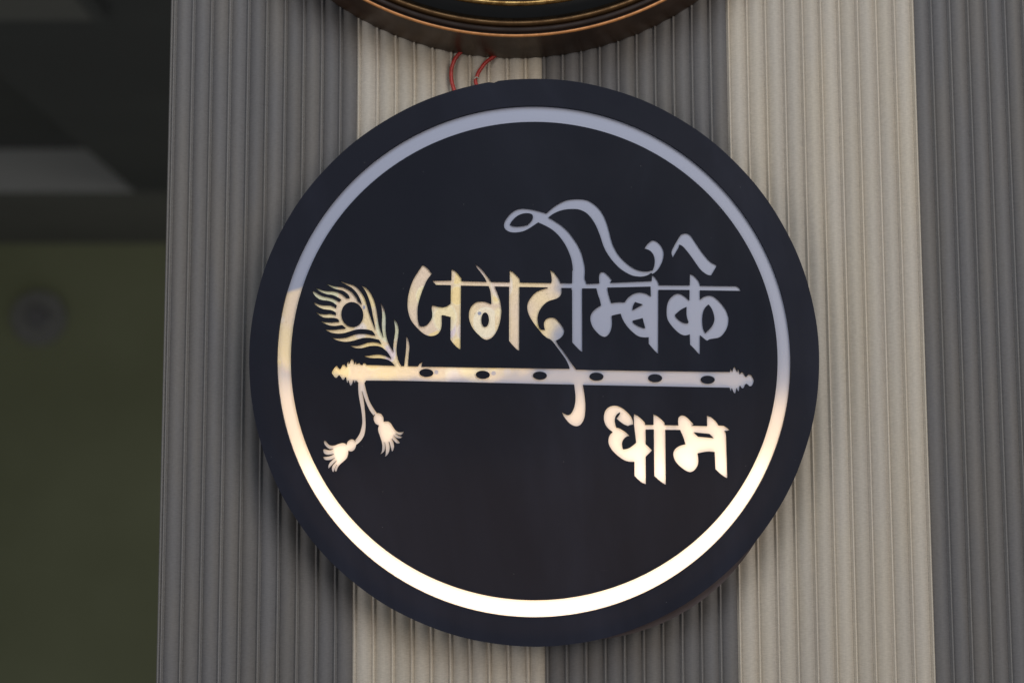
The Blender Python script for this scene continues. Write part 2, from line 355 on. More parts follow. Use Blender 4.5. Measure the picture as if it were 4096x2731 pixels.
    'letter_dha': (['51.74,-35.71! 51.72,-33.72 50.61,-31.35 48.51,-28.97 46.16,-27.07 43.80,-25.97 41.67,-25.77 39.54,-26.34 37.63,-27.99 36.65,-30.36 36.53,-33.20 37.31,-35.81 38.71,-37.71 41.06,-39.70! 39.62,-41.02 38.90,-42.91 38.78,-45.03 39.56,-47.40 41.19,-49.76 43.99,-52.36 46.80,-54.25 49.63,-55.11 52.22,-55.12! 52.13,-62.41! 54.00,-64.39 56.10,-66.04 58.06,-66.84! 58.15,-52.55! 61.50,-49.26! 60.10,-47.70 58.24,-45.94! 58.33,-38.38! 58.13,-35.87! 58.05,-34.83! 56.51,-33.03 54.17,-31.13 52.24,-30.22! 52.22,-35.62! 53.28,-45.22! 52.09,-46.25 50.18,-47.66 48.29,-48.46 46.39,-48.64! 45.94,-46.94 45.96,-45.06 46.69,-43.40 48.12,-42.09 49.78,-41.62! 48.38,-40.10 46.04,-38.44 44.15,-37.49 42.97,-37.34! 42.52,-35.83 42.21,-33.69 42.56,-31.56 43.52,-30.14 45.05,-29.25! 44.80,-30.38 43.98,-31.57 43.12,-32.61! 44.67,-33.94 46.78,-35.51 48.99,-36.46! 50.08,-35.99!',
        '57.66,-35.97! 60.26,-35.93! 60.23,-38.34! 58.10,-38.38! 57.62,-38.38!'], []),
    'vowel_aa': (['62.46,-30.35! 64.58,-31.40 66.92,-33.30 68.32,-34.87! 68.30,-36.05! 68.64,-38.51! 68.47,-67.06! 67.63,-66.78 65.06,-64.89 62.50,-62.53! 62.59,-38.30! 62.48,-35.94!',
        '60.26,-35.93! 62.39,-35.94! 68.30,-36.05! 72.08,-36.16! 72.05,-38.57! 68.64,-38.51! 62.59,-38.30! 60.23,-38.34!'], []),
    'letter_ma': (['75.49,-36.40! 75.33,-34.27 75.69,-32.14 76.89,-31.15 78.31,-31.06 80.19,-32.16 82.05,-34.06 83.54,-35.72! 82.25,-36.38! 90.53,-36.59! 90.53,-31.10! 92.97,-32.20 95.30,-34.33 96.54,-36.33! 99.28,-36.48! 101.15,-37.67 102.41,-38.85! 99.47,-39.22! 100.16,-40.03 100.38,-41.21! 100.62,-63.69! 99.73,-63.50 97.17,-61.70 94.43,-59.11! 94.22,-50.16! 91.24,-49.92 88.64,-50.14! 85.33,-50.84! 85.66,-53.67 85.47,-56.49 84.25,-58.84 82.58,-60.25 80.92,-60.57 78.81,-59.77 76.01,-57.64 73.69,-55.04 72.65,-52.21 72.83,-49.86 74.27,-47.98 76.42,-46.80 79.02,-46.15! 77.90,-42.32 76.30,-38.63!',
        '72.08,-36.16! 75.87,-36.26! 76.30,-38.63! 72.05,-38.57!'], ['83.47,-39.88! 91.64,-40.71! 93.82,-42.94! 85.71,-42.11!']),
    'flute': (['-106.46,-7.76 -105.51,-6.08 -104.58,-4.73 -103.85,-4.33 -103.38,-4.74 -102.83,-5.68 -102.16,-6.16 -101.56,-5.42 -101.10,-4.34 -100.43,-3.67 -99.83,-3.60 -99.36,-4.21 -99.01,-4.95! -98.54,-5.02! -98.42,-3.40 -98.10,-2.39 -97.70,-2.06 -97.36,-2.60 -97.08,-3.27! -96.89,-2.47 -96.43,-1.25 -95.90,-0.69 -95.36,-1.05 -94.88,-2.20 -94.60,-3.62! -94.33,-2.88 -93.94,-2.07 -93.60,-2.88 -93.32,-3.83! -92.99,-3.35 -92.52,-2.95 -92.12,-2.89 -91.58,-3.16 -91.31,-3.90! -90.23,-3.97! -89.97,-3.30 -89.30,-2.89 -88.63,-3.17 -88.29,-3.98! -83.66,-4.06! -70.19,-4.55! -61.42,-4.81! -37.63,-5.35! 8.38,-6.15! 18.84,-6.28! 22.16,-6.72! 55.88,-7.50! 102.89,-8.22! 102.98,-8.27! 103.20,-7.17 103.54,-6.63 103.94,-7.17 104.32,-8.18! 104.61,-6.90 105.03,-5.96 105.44,-5.49 105.90,-5.96 106.35,-7.18 106.93,-8.32! 107.02,-7.31 107.30,-6.64 107.75,-7.32 108.07,-8.53 108.25,-9.47! 108.87,-8.67 109.54,-8.37 110.20,-8.94 110.85,-10.16 111.57,-10.94! 112.19,-10.16 113.01,-9.53 113.81,-9.76 114.60,-10.44 115.24,-11.65 115.53,-12.86 115.19,-14.20 114.50,-15.35 113.62,-15.84 112.75,-15.54 112.10,-14.80 111.37,-14.46! 110.82,-15.13 110.32,-16.34 109.64,-16.92 108.98,-16.67 108.46,-15.93 108.13,-15.39! 107.88,-16.60 107.68,-17.94 107.27,-18.44 106.81,-17.94 106.37,-16.66! 106.14,-17.94 105.78,-19.15 105.44,-19.62 104.85,-19.14 104.39,-18.20 103.82,-16.72! 103.67,-17.80 103.39,-18.33 102.99,-17.93 102.69,-16.52! 25.61,-14.84! 21.01,-14.63! 8.34,-14.35! -37.63,-13.17! -72.22,-12.28! -88.43,-12.19! -88.56,-12.73 -89.09,-13.33! -92.64,-12.98! -93.32,-12.65 -93.66,-11.77! -93.85,-12.71 -94.31,-13.45 -94.72,-12.71 -95.07,-11.77! -95.39,-13.38 -95.91,-14.45 -96.45,-14.92 -96.85,-14.32 -97.27,-12.97 -97.68,-11.89! -97.74,-12.83 -98.13,-13.44 -98.48,-12.70 -98.83,-10.41! -99.43,-10.54! -99.69,-11.35 -100.36,-11.82 -101.03,-11.34 -101.58,-10.27 -102.56,-9.12! -103.19,-9.99 -103.66,-10.60 -104.26,-10.70 -104.86,-10.39 -105.61,-9.31'], ['-53.01,-8.35 -53.21,-9.00 -53.75,-9.57 -54.58,-10.00 -55.61,-10.26 -56.75,-10.32 -57.89,-10.17 -58.90,-9.84 -59.70,-9.34 -60.20,-8.73 -60.36,-8.07 -60.16,-7.43 -59.62,-6.86 -58.79,-6.42 -57.76,-6.16 -56.62,-6.10 -55.48,-6.25 -54.47,-6.59 -53.67,-7.08 -53.17,-7.69',
        '-23.31,-9.44 -23.51,-10.08 -24.05,-10.65 -24.88,-11.08 -25.92,-11.34 -27.06,-11.40 -28.19,-11.26 -29.21,-10.92 -30.00,-10.42 -30.50,-9.81 -30.66,-9.15 -30.46,-8.51 -29.91,-7.94 -29.08,-7.51 -28.05,-7.24 -26.91,-7.18 -25.77,-7.33 -24.76,-7.67 -23.96,-8.17 -23.46,-8.78',
        '6.72,-9.99 6.51,-10.64 5.97,-11.20 5.13,-11.64 4.10,-11.90 2.96,-11.96 1.83,-11.81 0.81,-11.47 0.02,-10.98 -0.48,-10.37 -0.63,-9.71 -0.43,-9.07 0.12,-8.50 0.95,-8.06 1.99,-7.80 3.13,-7.74 4.26,-7.89 5.27,-8.23 6.07,-8.73 6.56,-9.33',
        '36.47,-10.61 36.26,-11.26 35.72,-11.83 34.88,-12.26 33.85,-12.52 32.71,-12.58 31.57,-12.43 30.56,-12.10 29.77,-11.60 29.27,-10.99 29.12,-10.33 29.33,-9.69 29.88,-9.12 30.71,-8.68 31.75,-8.42 32.89,-8.36 34.02,-8.51 35.03,-8.85 35.83,-9.35 36.32,-9.95',
        '67.30,-11.53 67.09,-12.17 66.54,-12.74 65.70,-13.18 64.66,-13.44 63.52,-13.50 62.39,-13.35 61.38,-13.01 60.59,-12.51 60.10,-11.91 59.95,-11.25 60.16,-10.60 60.71,-10.03 61.55,-9.60 62.58,-9.34 63.72,-9.28 64.86,-9.43 65.87,-9.76 66.66,-10.26 67.15,-10.87',
        '94.94,-12.42 94.72,-13.06 94.17,-13.63 93.33,-14.07 92.29,-14.33 91.15,-14.39 90.02,-14.24 89.01,-13.90 88.23,-13.40 87.73,-12.80 87.59,-12.14 87.80,-11.49 88.35,-10.93 89.19,-10.49 90.23,-10.23 91.37,-10.17 92.50,-10.32 93.51,-10.66 94.30,-11.15 94.79,-11.76']),
    'tassel': (['-92.49,-12.58! -92.45,-16.97 -91.96,-21.12 -91.00,-26.20 -90.36,-30.80 -90.24,-34.48 -90.90,-38.15 -92.03,-40.90 -93.84,-43.42! -93.23,-45.94! -91.09,-44.11 -89.27,-41.37 -88.52,-38.16 -88.36,-34.49 -88.67,-29.43 -89.27,-23.90 -89.89,-20.21 -90.47,-17.67! -90.53,-14.67! -90.55,-12.59!',
        '-93.32,-46.56 -93.61,-47.51 -94.11,-48.32 -94.79,-48.92 -95.56,-49.24 -96.36,-49.26 -97.11,-48.97 -97.73,-48.39 -98.17,-47.60 -98.38,-46.66 -98.34,-45.66 -98.05,-44.71 -97.55,-43.90 -96.88,-43.30 -96.10,-42.98 -95.30,-42.96 -94.55,-43.25 -93.93,-43.83 -93.49,-44.62 -93.28,-45.56',
        '-98.40,-45.76! -99.04,-45.16 -100.25,-44.86 -101.45,-44.99 -103.04,-45.55 -104.64,-46.14 -106.04,-46.24 -107.24,-45.94 -108.25,-45.03 -109.06,-44.03 -109.67,-43.69 -110.16,-43.93 -110.16,-44.63 -109.75,-45.63 -108.83,-46.83 -107.62,-47.73 -106.42,-48.04 -105.18,-47.88! -106.41,-48.54 -107.61,-48.59 -108.82,-48.33 -109.82,-47.97 -110.42,-48.22 -110.51,-49.02 -110.20,-50.02 -109.39,-50.66 -107.99,-50.99 -106.39,-50.83 -104.83,-50.54! -105.99,-51.33 -107.38,-51.79 -108.98,-52.02 -110.08,-52.12 -110.41,-52.42 -110.07,-53.12 -109.16,-53.68 -107.56,-53.78 -105.97,-53.43 -104.37,-52.54! -105.56,-53.63 -106.75,-54.82 -107.54,-56.02 -107.83,-57.21 -107.72,-58.11 -107.32,-58.01 -106.53,-57.12 -105.14,-55.62 -103.46,-54.03! -104.74,-55.63 -105.63,-56.82 -105.92,-58.01 -105.81,-59.01 -105.40,-59.91 -104.80,-59.71 -104.52,-58.62 -103.93,-57.22 -103.34,-56.13! -103.93,-57.32 -104.38,-58.22 -104.31,-59.41 -103.81,-59.65 -103.31,-59.42 -103.02,-58.42 -102.43,-57.13 -101.34,-55.84 -99.76,-54.45 -98.57,-53.35 -97.78,-52.06 -97.39,-50.46 -97.31,-49.06! -96.82,-47.47!'], []),
    'tassel_b': (['-90.55,-12.59! -90.53,-14.67! -90.47,-17.67! -89.43,-20.67 -87.79,-24.83 -86.16,-28.05 -84.30,-30.59! -82.56,-29.22! -84.33,-26.68 -86.42,-22.99 -87.83,-18.83 -88.78,-15.13 -89.17,-13.05! -89.26,-12.59!',
        '-79.05,-31.77 -78.91,-32.78 -79.03,-33.75 -79.39,-34.60 -79.98,-35.23 -80.71,-35.59 -81.54,-35.65 -82.36,-35.38 -83.11,-34.83 -83.71,-34.05 -84.10,-33.11 -84.25,-32.10 -84.13,-31.13 -83.76,-30.28 -83.18,-29.64 -82.44,-29.28 -81.62,-29.23 -80.79,-29.49 -80.04,-30.04 -79.44,-30.83',
        '-79.23,-33.82! -77.16,-33.60 -75.55,-34.30 -74.16,-36.37 -72.54,-38.44 -70.70,-39.36 -68.32,-38.91! -69.09,-40.28 -70.24,-40.83 -71.38,-40.60 -72.67,-39.95! -70.92,-41.20 -69.08,-41.66! -70.00,-42.48 -71.37,-42.48 -72.75,-41.88 -73.81,-40.87! -72.52,-42.34 -70.31,-44.87! -71.36,-45.32 -72.74,-44.63 -74.12,-43.25 -74.81,-42.47! -73.79,-44.63 -73.41,-46.92 -73.86,-48.75 -74.55,-49.57! -75.11,-47.37 -75.72,-45.08 -76.27,-44.16! -75.71,-46.45 -75.79,-48.74 -76.60,-50.80 -78.06,-52.16! -77.75,-49.65 -77.91,-46.90 -78.34,-44.38! -78.09,-46.44 -78.35,-48.73 -79.35,-50.10 -80.59,-50.83! -79.82,-49.19 -79.61,-46.44 -80.08,-43.69 -81.02,-40.94 -81.81,-38.64 -81.82,-36.80 -81.37,-35.66! -80.83,-34.51!'], []),
    'feather': (['-73.56,-4.36! -73.56,-3.98! -75.02,-2.44 -76.82,-1.31 -79.06,-0.68 -81.30,-0.40 -83.99,-0.35 -86.23,-0.21 -88.24,0.18 -89.59,0.93! -88.02,0.86 -85.79,1.19 -83.55,1.56 -81.31,1.56 -79.07,1.17 -76.83,0.15 -75.08,-0.65! -75.94,0.93 -76.84,2.40 -77.74,3.41 -79.09,4.54 -80.67,5.56 -82.69,6.09 -84.93,6.14 -87.16,5.85 -89.40,5.25 -91.41,4.90 -93.43,4.93 -95.22,5.38 -96.91,6.29! -94.78,6.17 -92.54,6.28 -90.31,6.95 -88.07,7.73 -85.84,8.13 -83.60,8.05 -81.80,7.66 -80.41,7.14! -80.91,8.16 -81.59,9.35! -83.61,9.86 -85.85,10.31 -88.09,10.43 -90.33,10.28 -92.57,9.66 -94.80,8.99 -97.04,8.54 -99.28,8.33 -101.52,8.56 -103.77,9.13 -105.57,9.92 -107.37,10.83! -105.35,10.38 -103.11,10.19 -100.42,10.36 -98.18,10.80 -95.95,11.70 -93.71,12.37 -91.47,12.59 -89.23,12.54 -86.99,12.19 -85.19,11.78 -83.67,11.73! -84.30,12.90 -85.21,14.04! -87.00,14.61 -89.25,14.95 -91.49,15.00 -93.73,14.79 -95.97,14.18 -98.20,13.44 -100.44,12.89 -102.68,12.67 -104.92,12.81 -107.17,13.32 -109.20,14.34 -110.60,15.25! -108.76,14.79 -106.51,14.67 -104.27,14.82 -102.03,15.11 -99.57,15.32! -99.35,15.77! -100.25,16.57 -101.15,17.25! -102.72,17.03 -104.96,16.76 -107.21,16.93 -109.46,17.61 -111.49,18.64 -113.18,19.62! -111.49,19.09 -109.47,18.75 -107.22,18.63 -104.98,18.80 -102.74,18.95! -103.09,19.97 -103.66,20.54! -105.15,20.98 -106.83,21.11 -109.02,21.12 -111.04,21.34 -112.74,22.20 -114.26,23.22 -115.25,24.24! -113.76,23.56 -111.90,23.04 -110.05,22.95 -108.03,23.17 -106.35,22.94 -104.49,22.51! -104.59,23.78! -105.35,24.38 -106.54,24.98 -108.05,25.32 -109.74,25.50 -111.26,25.79 -112.95,26.44 -114.65,27.47 -115.84,28.49 -116.56,29.43! -115.00,28.83 -113.31,28.14 -111.62,27.75 -109.93,27.71 -108.08,27.70 -106.39,27.27 -104.61,26.21! -104.17,27.78! -105.05,28.46 -106.24,29.31 -107.76,29.91 -109.45,30.26 -111.31,30.43 -113.17,30.95 -114.87,32.06 -116.06,33.43 -116.75,34.62 -116.84,35.30 -116.42,35.47 -115.40,34.79 -113.70,33.59 -112.01,32.82 -110.15,32.30 -108.12,31.87 -106.43,31.44 -104.74,30.67 -102.82,29.51! -101.79,30.74! -102.55,31.34 -103.91,32.11 -105.60,32.97 -107.12,33.40 -108.81,33.49 -110.50,34.01 -112.37,34.78 -114.06,35.81 -114.75,36.49 -115.26,37.21! -113.73,36.49 -112.04,35.88 -110.18,35.45 -108.16,35.28 -106.13,35.27 -104.44,34.92 -102.75,34.24 -101.05,33.30 -99.87,32.35 -98.85,31.42! -97.33,31.53! -97.68,32.69 -98.36,33.71 -99.21,34.40 -100.23,35.17 -101.41,35.68 -102.93,36.03 -104.45,36.29 -106.15,36.97 -107.84,37.83 -108.86,38.52 -109.72,39.46! -108.19,38.77 -106.50,38.17 -104.81,37.82 -103.12,37.65 -101.26,37.38 -99.74,36.78 -98.38,36.10 -96.85,35.16 -95.67,34.04 -94.64,32.68 -93.62,31.31 -92.93,29.78 -90.90,28.33! -91.25,29.61 -91.93,31.31 -92.79,33.01 -93.81,34.55 -95.01,35.92 -96.37,37.11 -98.06,38.06 -99.76,39.00 -101.45,39.86 -102.64,40.63 -103.35,41.09! -101.46,40.37 -99.76,39.68 -97.90,39.08 -96.04,38.61 -94.52,37.87 -92.99,36.59 -91.63,35.05 -90.26,33.01 -89.24,31.13 -88.12,27.34 -86.83,23.09 -85.33,18.85 -83.53,14.82! -84.06,17.57 -84.93,21.81 -85.80,26.49 -86.88,30.32 -88.38,34.15 -89.88,36.71 -91.45,38.29! -89.89,37.77 -88.19,36.49 -86.49,34.36 -84.99,31.59 -83.92,28.61 -83.05,24.78 -82.53,21.38 -81.96,17.99 -81.09,14.60 -79.39,10.66! -79.83,13.32 -80.18,16.29 -80.16,19.68 -80.10,23.07 -80.45,26.47 -81.19,29.23! -79.91,27.32 -78.93,24.98 -78.32,22.22 -78.18,18.82 -78.24,15.43 -77.93,12.05 -77.07,8.66 -75.79,5.70 -74.01,2.95! -74.11,6.12 -73.71,9.92 -73.19,13.73 -73.33,16.69 -73.76,19.23 -74.07,20.72! -72.71,19.02 -71.73,16.69 -71.34,14.14 -71.62,11.18 -72.02,8.22 -72.34,5.27 -72.29,2.31 -71.77,-0.22 -70.92,-2.75 -70.07,-4.23! -69.94,-4.78!',
        '-67.51,12.01! -66.57,10.11 -65.81,7.57 -65.59,5.24 -65.91,1.87 -66.19,-1.50 -66.38,-4.87! -68.35,-4.87! -67.99,-1.08 -67.59,2.30 -67.31,6.10 -67.28,9.48',
        '-58.34,-2.08! -59.05,-3.63 -59.30,-4.98! -61.27,-4.97! -60.43,-3.63 -59.39,-2.87'], ['-90.17,23.57 -90.10,22.08 -90.32,20.63 -90.81,19.29 -91.56,18.12 -92.52,17.18 -93.66,16.53 -94.90,16.19 -96.19,16.18 -97.47,16.50 -98.67,17.13 -99.72,18.05 -100.59,19.21 -101.22,20.54 -101.58,21.99 -101.65,23.48 -101.44,24.93 -100.94,26.28 -100.20,27.45 -99.23,28.39 -98.10,29.05 -96.85,29.39 -95.56,29.40 -94.28,29.08 -93.08,28.44 -92.02,27.52 -91.16,26.36 -90.53,25.02']),
}


# ------------------------------------------------------------------ fluted wall
PITCH = 0.01029
X0 = -0.0962            # left edge of the first cream stripe
ZB, ZT = -0.55, 0.75
BEAD = 0.00205


def strip_mesh(name, prof, mat):
    """prof: list of (x, y) left to right, y negative towards the room"""
    n = len(prof)
    verts = [(x, y, z) for z in (ZB, ZT) for x, y in prof]
    faces = [(i, i + 1, n + i + 1, n + i) for i in range(n - 1)]
    me = bpy.data.meshes.new(name)
    me.from_pydata(verts, [], faces)
    me.materials.append(mat)
    me.polygons.foreach_set("use_smooth", [True] * len(me.polygons))
    return me


def flute_profile():
    w = PITCH - BEAD
    pr = []
    for i in range(21):
        u = -1 + 2 * i / 20
        pr.append((u * (w / 2 + 0.00002), -0.0001 + 0.0023 * abs(u) ** 1.9))
    return pr


def bead_profile():
    pr = []
    for i in range(13):
        u = -1 + 2 * i / 12
        pr.append((u * BEAD / 2, 0.0021 - 0.0021 * (0.5 + 0.5 * math.cos(math.pi * u)) ** 0.8))
    return pr


x_left = X0 - 10 * PITCH - 0.0020
x_right = X0 + 45 * PITCH
wall = mesh_obj("wall", *(lambda a, b, y0, y1: (
    [(a, y0, ZB), (b, y0, ZB), (b, y1, ZB), (a, y1, ZB), (a, y0, ZT), (b, y0, ZT), (b, y1, ZT), (a, y1, ZT)],
    [(0, 3, 2, 1), (4, 5, 6, 7), (0, 1, 5, 4), (1, 2, 6, 5), (2, 3, 7, 6), (3, 0, 4, 7)]))(x_left, x_right, 0.0025, 0.05), M_GREY)
tag(wall, kind="structure")
fl = {m.name: strip_mesh("flute", flute_profile(), m) for m in (M_GREY, M_CREAM)}
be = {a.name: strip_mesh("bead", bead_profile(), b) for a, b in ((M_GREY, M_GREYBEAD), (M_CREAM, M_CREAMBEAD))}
for k in range(-10, 45):
    m = M_CREAM if (k // 10) % 2 == 0 else M_GREY
    xb = X0 + k * PITCH
    o = link(bpy.data.objects.new("flute", fl[m.name]), wall)
    o.location = (xb + PITCH / 2 + random.uniform(-0.00006, 0.00006), random.uniform(-0.00008, 0.00008), 0)
    mb = m
    if k == 30:      # the last cream stripe keeps its own closing bead
        mb = M_CREAM
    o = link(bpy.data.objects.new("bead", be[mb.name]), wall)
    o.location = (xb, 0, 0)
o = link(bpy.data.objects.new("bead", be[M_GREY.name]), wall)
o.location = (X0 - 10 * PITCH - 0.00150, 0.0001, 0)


# ------------------------------------------------------------------ the sign
YF, YB = -0.027, -0.0237        # front and back of the face sheet
YI = -0.0247                   # face of the opal inlays
sign = empty("round_sign", (0, 0, 0))
tag(sign, "black round sign with glowing ring and Hindi lettering on fluted wall", "sign")


def loop_points(text):
    """'x,y!' = corner; runs between corners are smooth (Catmull-Rom)"""
    pts = []
    for tok in text.split():
        c = tok.endswith("!")
        a, b = tok.rstrip("!").split(",")
        pts.append((float(a), float(b), c))
    n = len(pts)
    out = []
    for i in range(n):
        p0, p1, p2, p3 = (pts[(i + d) % n] for d in (-1, 0, 1, 2))
        out.append((p1[0], p1[1]))
        if p1[2] and p2[2]:
            continue
        if p1[2]:
            p0 = p1
        if p2[2]:
            p3 = p2
        L = math.hypot(p2[0] - p1[0], p2[1] - p1[1])
        k = max(2, min(5, int(L / 0.8) + 1))
        for j in range(1, k):
            t = j / k
            q = []
            for d in (0, 1):
                a, b, c, e = p0[d], p1[d], p2[d], p3[d]
                q.append(0.5 * (2 * b + (c - a) * t + (2 * a - 5 * b + 4 * c - e) * t * t + (3 * b - a - 3 * c + e) * t ** 3))
            out.append(tuple(q))
    area2 = sum(out[i][0] * out[(i + 1) % len(out)][1] - out[(i + 1) % len(out)][0] * out[i][1] for i in range(len(out)))
    if area2 < 0:
        out.reverse()
    return out


def ellipse(cx, cz, rx, rz, n):
    return [(cx + rx * math.cos(2 * math.pi * i / n), cz + rz * math.sin(2 * math.pi * i / n)) for i in range(n)]


V2, FACES, OWNER = [], [], []


def add_loop(pts, owner):
    s = len(V2)
    V2.extend(Vector(p) for p in pts)
    FACES.append(list(range(s, s + len(pts))))
    OWNER.append(owner)


def rim_loop():
    pts = []
    for i in range(360):
        a = 2 * math.pi * i / 360
        r = 150.0 + 0.10 * math.sin(5 * a + 1) + 0.05 * math.sin(23 * a)
        d = abs((math.degrees(a) - 98.2 + 180) % 360 - 180)      # a small chip in the top edge
        if d < 0.6:
            r -= 0.7
        pts.append((r * math.cos(a), r * math.sin(a)))
    return pts


add_loop(rim_loop(), ("disc", 0))
add_loop(ellipse(0.0, 0.1, 135.2, 135.15, 320), ("ring_out", 0))
add_loop(ellipse(0.1, 0.0, 128.1, 126.4, 320), ("ring_in", 0))
order = list(GLYPHS)
for gi, g in enumerate(order):
    for t in GLYPHS[g][0]:
        add_loop(loop_points(t), ("glyph", gi))
    for hi, t in enumerate(GLYPHS[g][1]):
        add_loop(loop_points(t), ("hole", (g, hi)))
cv, ce, cf, _, _, cof = delaunay_2d_cdt(V2, [], FACES, 1, 1e-4)
regions = {}
for f, src in zip(cf, cof):
    own = [OWNER[s] for s in src]
    kinds = {o[0] for o in own}
    if "disc" not in kinds:
        continue
    holes = [o[1] for o in own if o[0] == "hole"]
    gl = [o[1] for o in own if o[0] == "glyph"]
    if "ring_out" not in kinds:
        key = ("plate", "rim_plate", 0)
    elif "ring_in" not in kinds:
        key = ("inlay", "ring", 0)
    elif holes:
        g, hi = holes[0]
        nm = "finger_hole" if g == "flute" else "feather_eye" if g == "feather" else "letter_counter"
        key = ("plate", nm, (g, hi))
    elif gl:
        key = ("inlay", order[min(gl)], 0)
    else:
        key = ("plate", "center_plate", 0)
    regions.setdefault(key, []).append(tuple(f))


INLAY_EDGES = {(t[i], t[(i + 1) % 3]) for k, ts in regions.items() if k[0] == "inlay" for t in ts for i in range(3)}


def slab(tris, y0, y1, back, skip=()):
    """triangles in the sign plane -> sheet with its side walls (and back)"""
    used = sorted({v for t in tris for v in t})
    ix = {v: i for i, v in enumerate(used)}
    n = len(used)
    verts = [(cv[v][0] / 1000, y0, cv[v][1] / 1000) for v in used]
    verts += [(cv[v][0] / 1000, y1, cv[v][1] / 1000) for v in used]
    faces, edges = [], {}
    for t in tris:
        a = [ix[v] for v in t]
        faces.append(tuple(a))
        if back:
            faces.append(tuple(n + v for v in reversed(a)))
        for i in range(3):
            e = (a[i], a[(i + 1) % 3])
            if (e[1], e[0]) in edges:
                del edges[(e[1], e[0])]
            else:
                edges[e] = 1
    for a, b in edges:
        if (used[b], used[a]) in skip:      # butts against the next inlay
            continue
        faces.append((b, a, n + a, n + b))
    return verts, faces


PART_NAME = {"ring": "glowing_ring", "flute": "flute", "feather": "feather", "tassel": "tassel", "tassel_b": "tassel"}
for (kind, nm, sub), tris in regions.items():
    if kind == "plate":
        v, f = slab(tris, YF, YB, nm not in ("rim_plate", "center_plate"))
        mesh_obj(nm, v, f, M_RIM if nm == "rim_plate" else M_PLATE, sign)
    else:
        v, f = slab(tris, YI if nm == "ring" else YI - 0.0011, YB + 0.0004, False, INLAY_EDGES)
        base = PART_NAME.get(nm) or ("vowel_sign" if nm.startswith("vowel") else "letter")
        mesh_obj(base, v, f, M_INLAY, sign)

# back box: dark wall round the edge, back sheet with a lip that shows lower right
def tube_wall(name, r, y0, y1, mat, n=128):
    v = []
    for rr in (r, r - 0.002):
        for y in (y0, y1):
            v += [(rr * math.cos(2 * math.pi * i / n), y, rr * math.sin(2 * math.pi * i / n)) for i in range(n)]
    f = []
    for i in range(n):
        j = (i + 1) % n
        f += [(i, j, n + j, n + i), (2 * n + i, 3 * n + i, 3 * n + j, 2 * n + j),
              (i, 2 * n + i, 2 * n + j, j), (n + i, n + j, 3 * n + j, 3 * n + i)]
    return mesh_obj(name, v, f, mat, sign)


tube_wall("side_wall", 0.1445, YB + 0.0001, -0.0032, M_BOX)


def back_sheet():
    n = 256
    pts = []
    for i in range(n):
        a = 2 * math.pi * i / n
        d = (math.degrees(a) + 58.5 + 180) % 360 - 180
        r = 0.1488 + (0.0050 * math.cos(math.radians(d * 90 / 24)) if abs(d) < 24 else 0.0)
        pts.append((r * math.cos(a), r * math.sin(a)))
    v = [(x, -0.0225, z) for x, z in pts] + [(x, -0.0205, z) for x, z in pts]
    f = [tuple(reversed(range(n)))[::-1], tuple(range(2 * n - 1, n - 1, -1))]
    f += [(i, n + i, n + (i + 1) % n, (i + 1) % n) for i in range(n)]
    # only a rim: the middle is open to the lamps
    inner = [(0.1452 * math.cos(2 * math.pi * i / n), 0.1452 * math.sin(2 * math.pi * i / n)) for i in range(n)]
    v += [(x, -0.0225, z) for x, z in inner] + [(x, -0.0205, z) for x, z in inner]
    f = []
    for i in range(n):
        j = (i + 1) % n
        f += [(i, j, 2 * n + j, 2 * n + i), (n + i, 3 * n + i, 3 * n + j, n + j), (i, n + i, n + j, j),
              (2 * n + i, 2 * n + j, 3 * n + j, 3 * n + i)]
    return mesh_obj("back_rim", v, f, M_BACK, sign)


back_sheet()
nb = 96
mesh_obj("back_plate", [(0.1435 * math.cos(2 * math.pi * i / nb), y, 0.1435 * math.sin(2 * math.pi * i / nb))
                        for y in (-0.0050, -0.0034) for i in range(nb)],
         [tuple(range(nb)), tuple(range(2 * nb - 1, nb - 1, -1))]
         + [(i, nb + i, nb + (i + 1) % nb, (i + 1) % nb) for i in range(nb)], M_BOX, sign)


def led_panel(tl, tr, bl, br, y, mat):
    """lamp board between two slightly tilted straight edges (or the box edge)"""
    r = 0.1420
    cols = []
    for i in range(121):
        x = -r + 2 * r * i / 120
        k = (x + r) / (2 * r)
        lim = -math.sqrt(max(0.0, r * r - x * x))
        top = min(tl + (tr - tl) * k, -lim)
        bot = max(lim, bl + (br - bl) * k)
        if bot < top - 1e-5:
            cols.append((x, top, bot))
    v = [p for x, tp, b in cols for p in ((x, y, tp), (x, y, b))]
    f = [(2 * i, 2 * i + 1, 2 * i + 3, 2 * i + 2) for i in range(len(cols) - 1)]
    return mesh_obj("led_panel", v, f, mat, sign)


LY = YI + 0.0115
led_panel(-0.0085, -0.0225, -0.0539, -0.0547, LY, M_LEDDIM)
led_panel(-0.0541, -0.0549, -0.2, -0.2, LY, M_LED)


# ------------------------------------------------------------------ round frame above
FC = Vector((-0.0091, 0.0, 0.3448))
frame = empty("round_plaque", (FC.x, 0, FC.z))
tag(frame, "dark bronze round plaque with thin copper edge line, hanging above the sign", "plaque")


def lathe(name, prof, mat, n=240, smooth=True):
    v = [(r * math.cos(2 * math.pi * i / n), y, r * math.sin(2 * math.pi * i / n)) for r, y in prof for i in range(n)]
    f = []
    for k in range(len(prof) - 1):
        for i in range(n):
            j = (i + 1) % n
            f.append((k * n + i, k * n + j, (k + 1) * n + j, (k + 1) * n + i))
    return mesh_obj(name, v, f, mat, frame, smooth)


def arc(cr, cy, ra, rb, a0, a1, n=12):
    return [(cr + ra * math.cos(math.radians(a0 + (a1 - a0) * i / n)), cy - rb * math.sin(math.radians(a0 + (a1 - a0) * i / n)))
            for i in range(n + 1)]


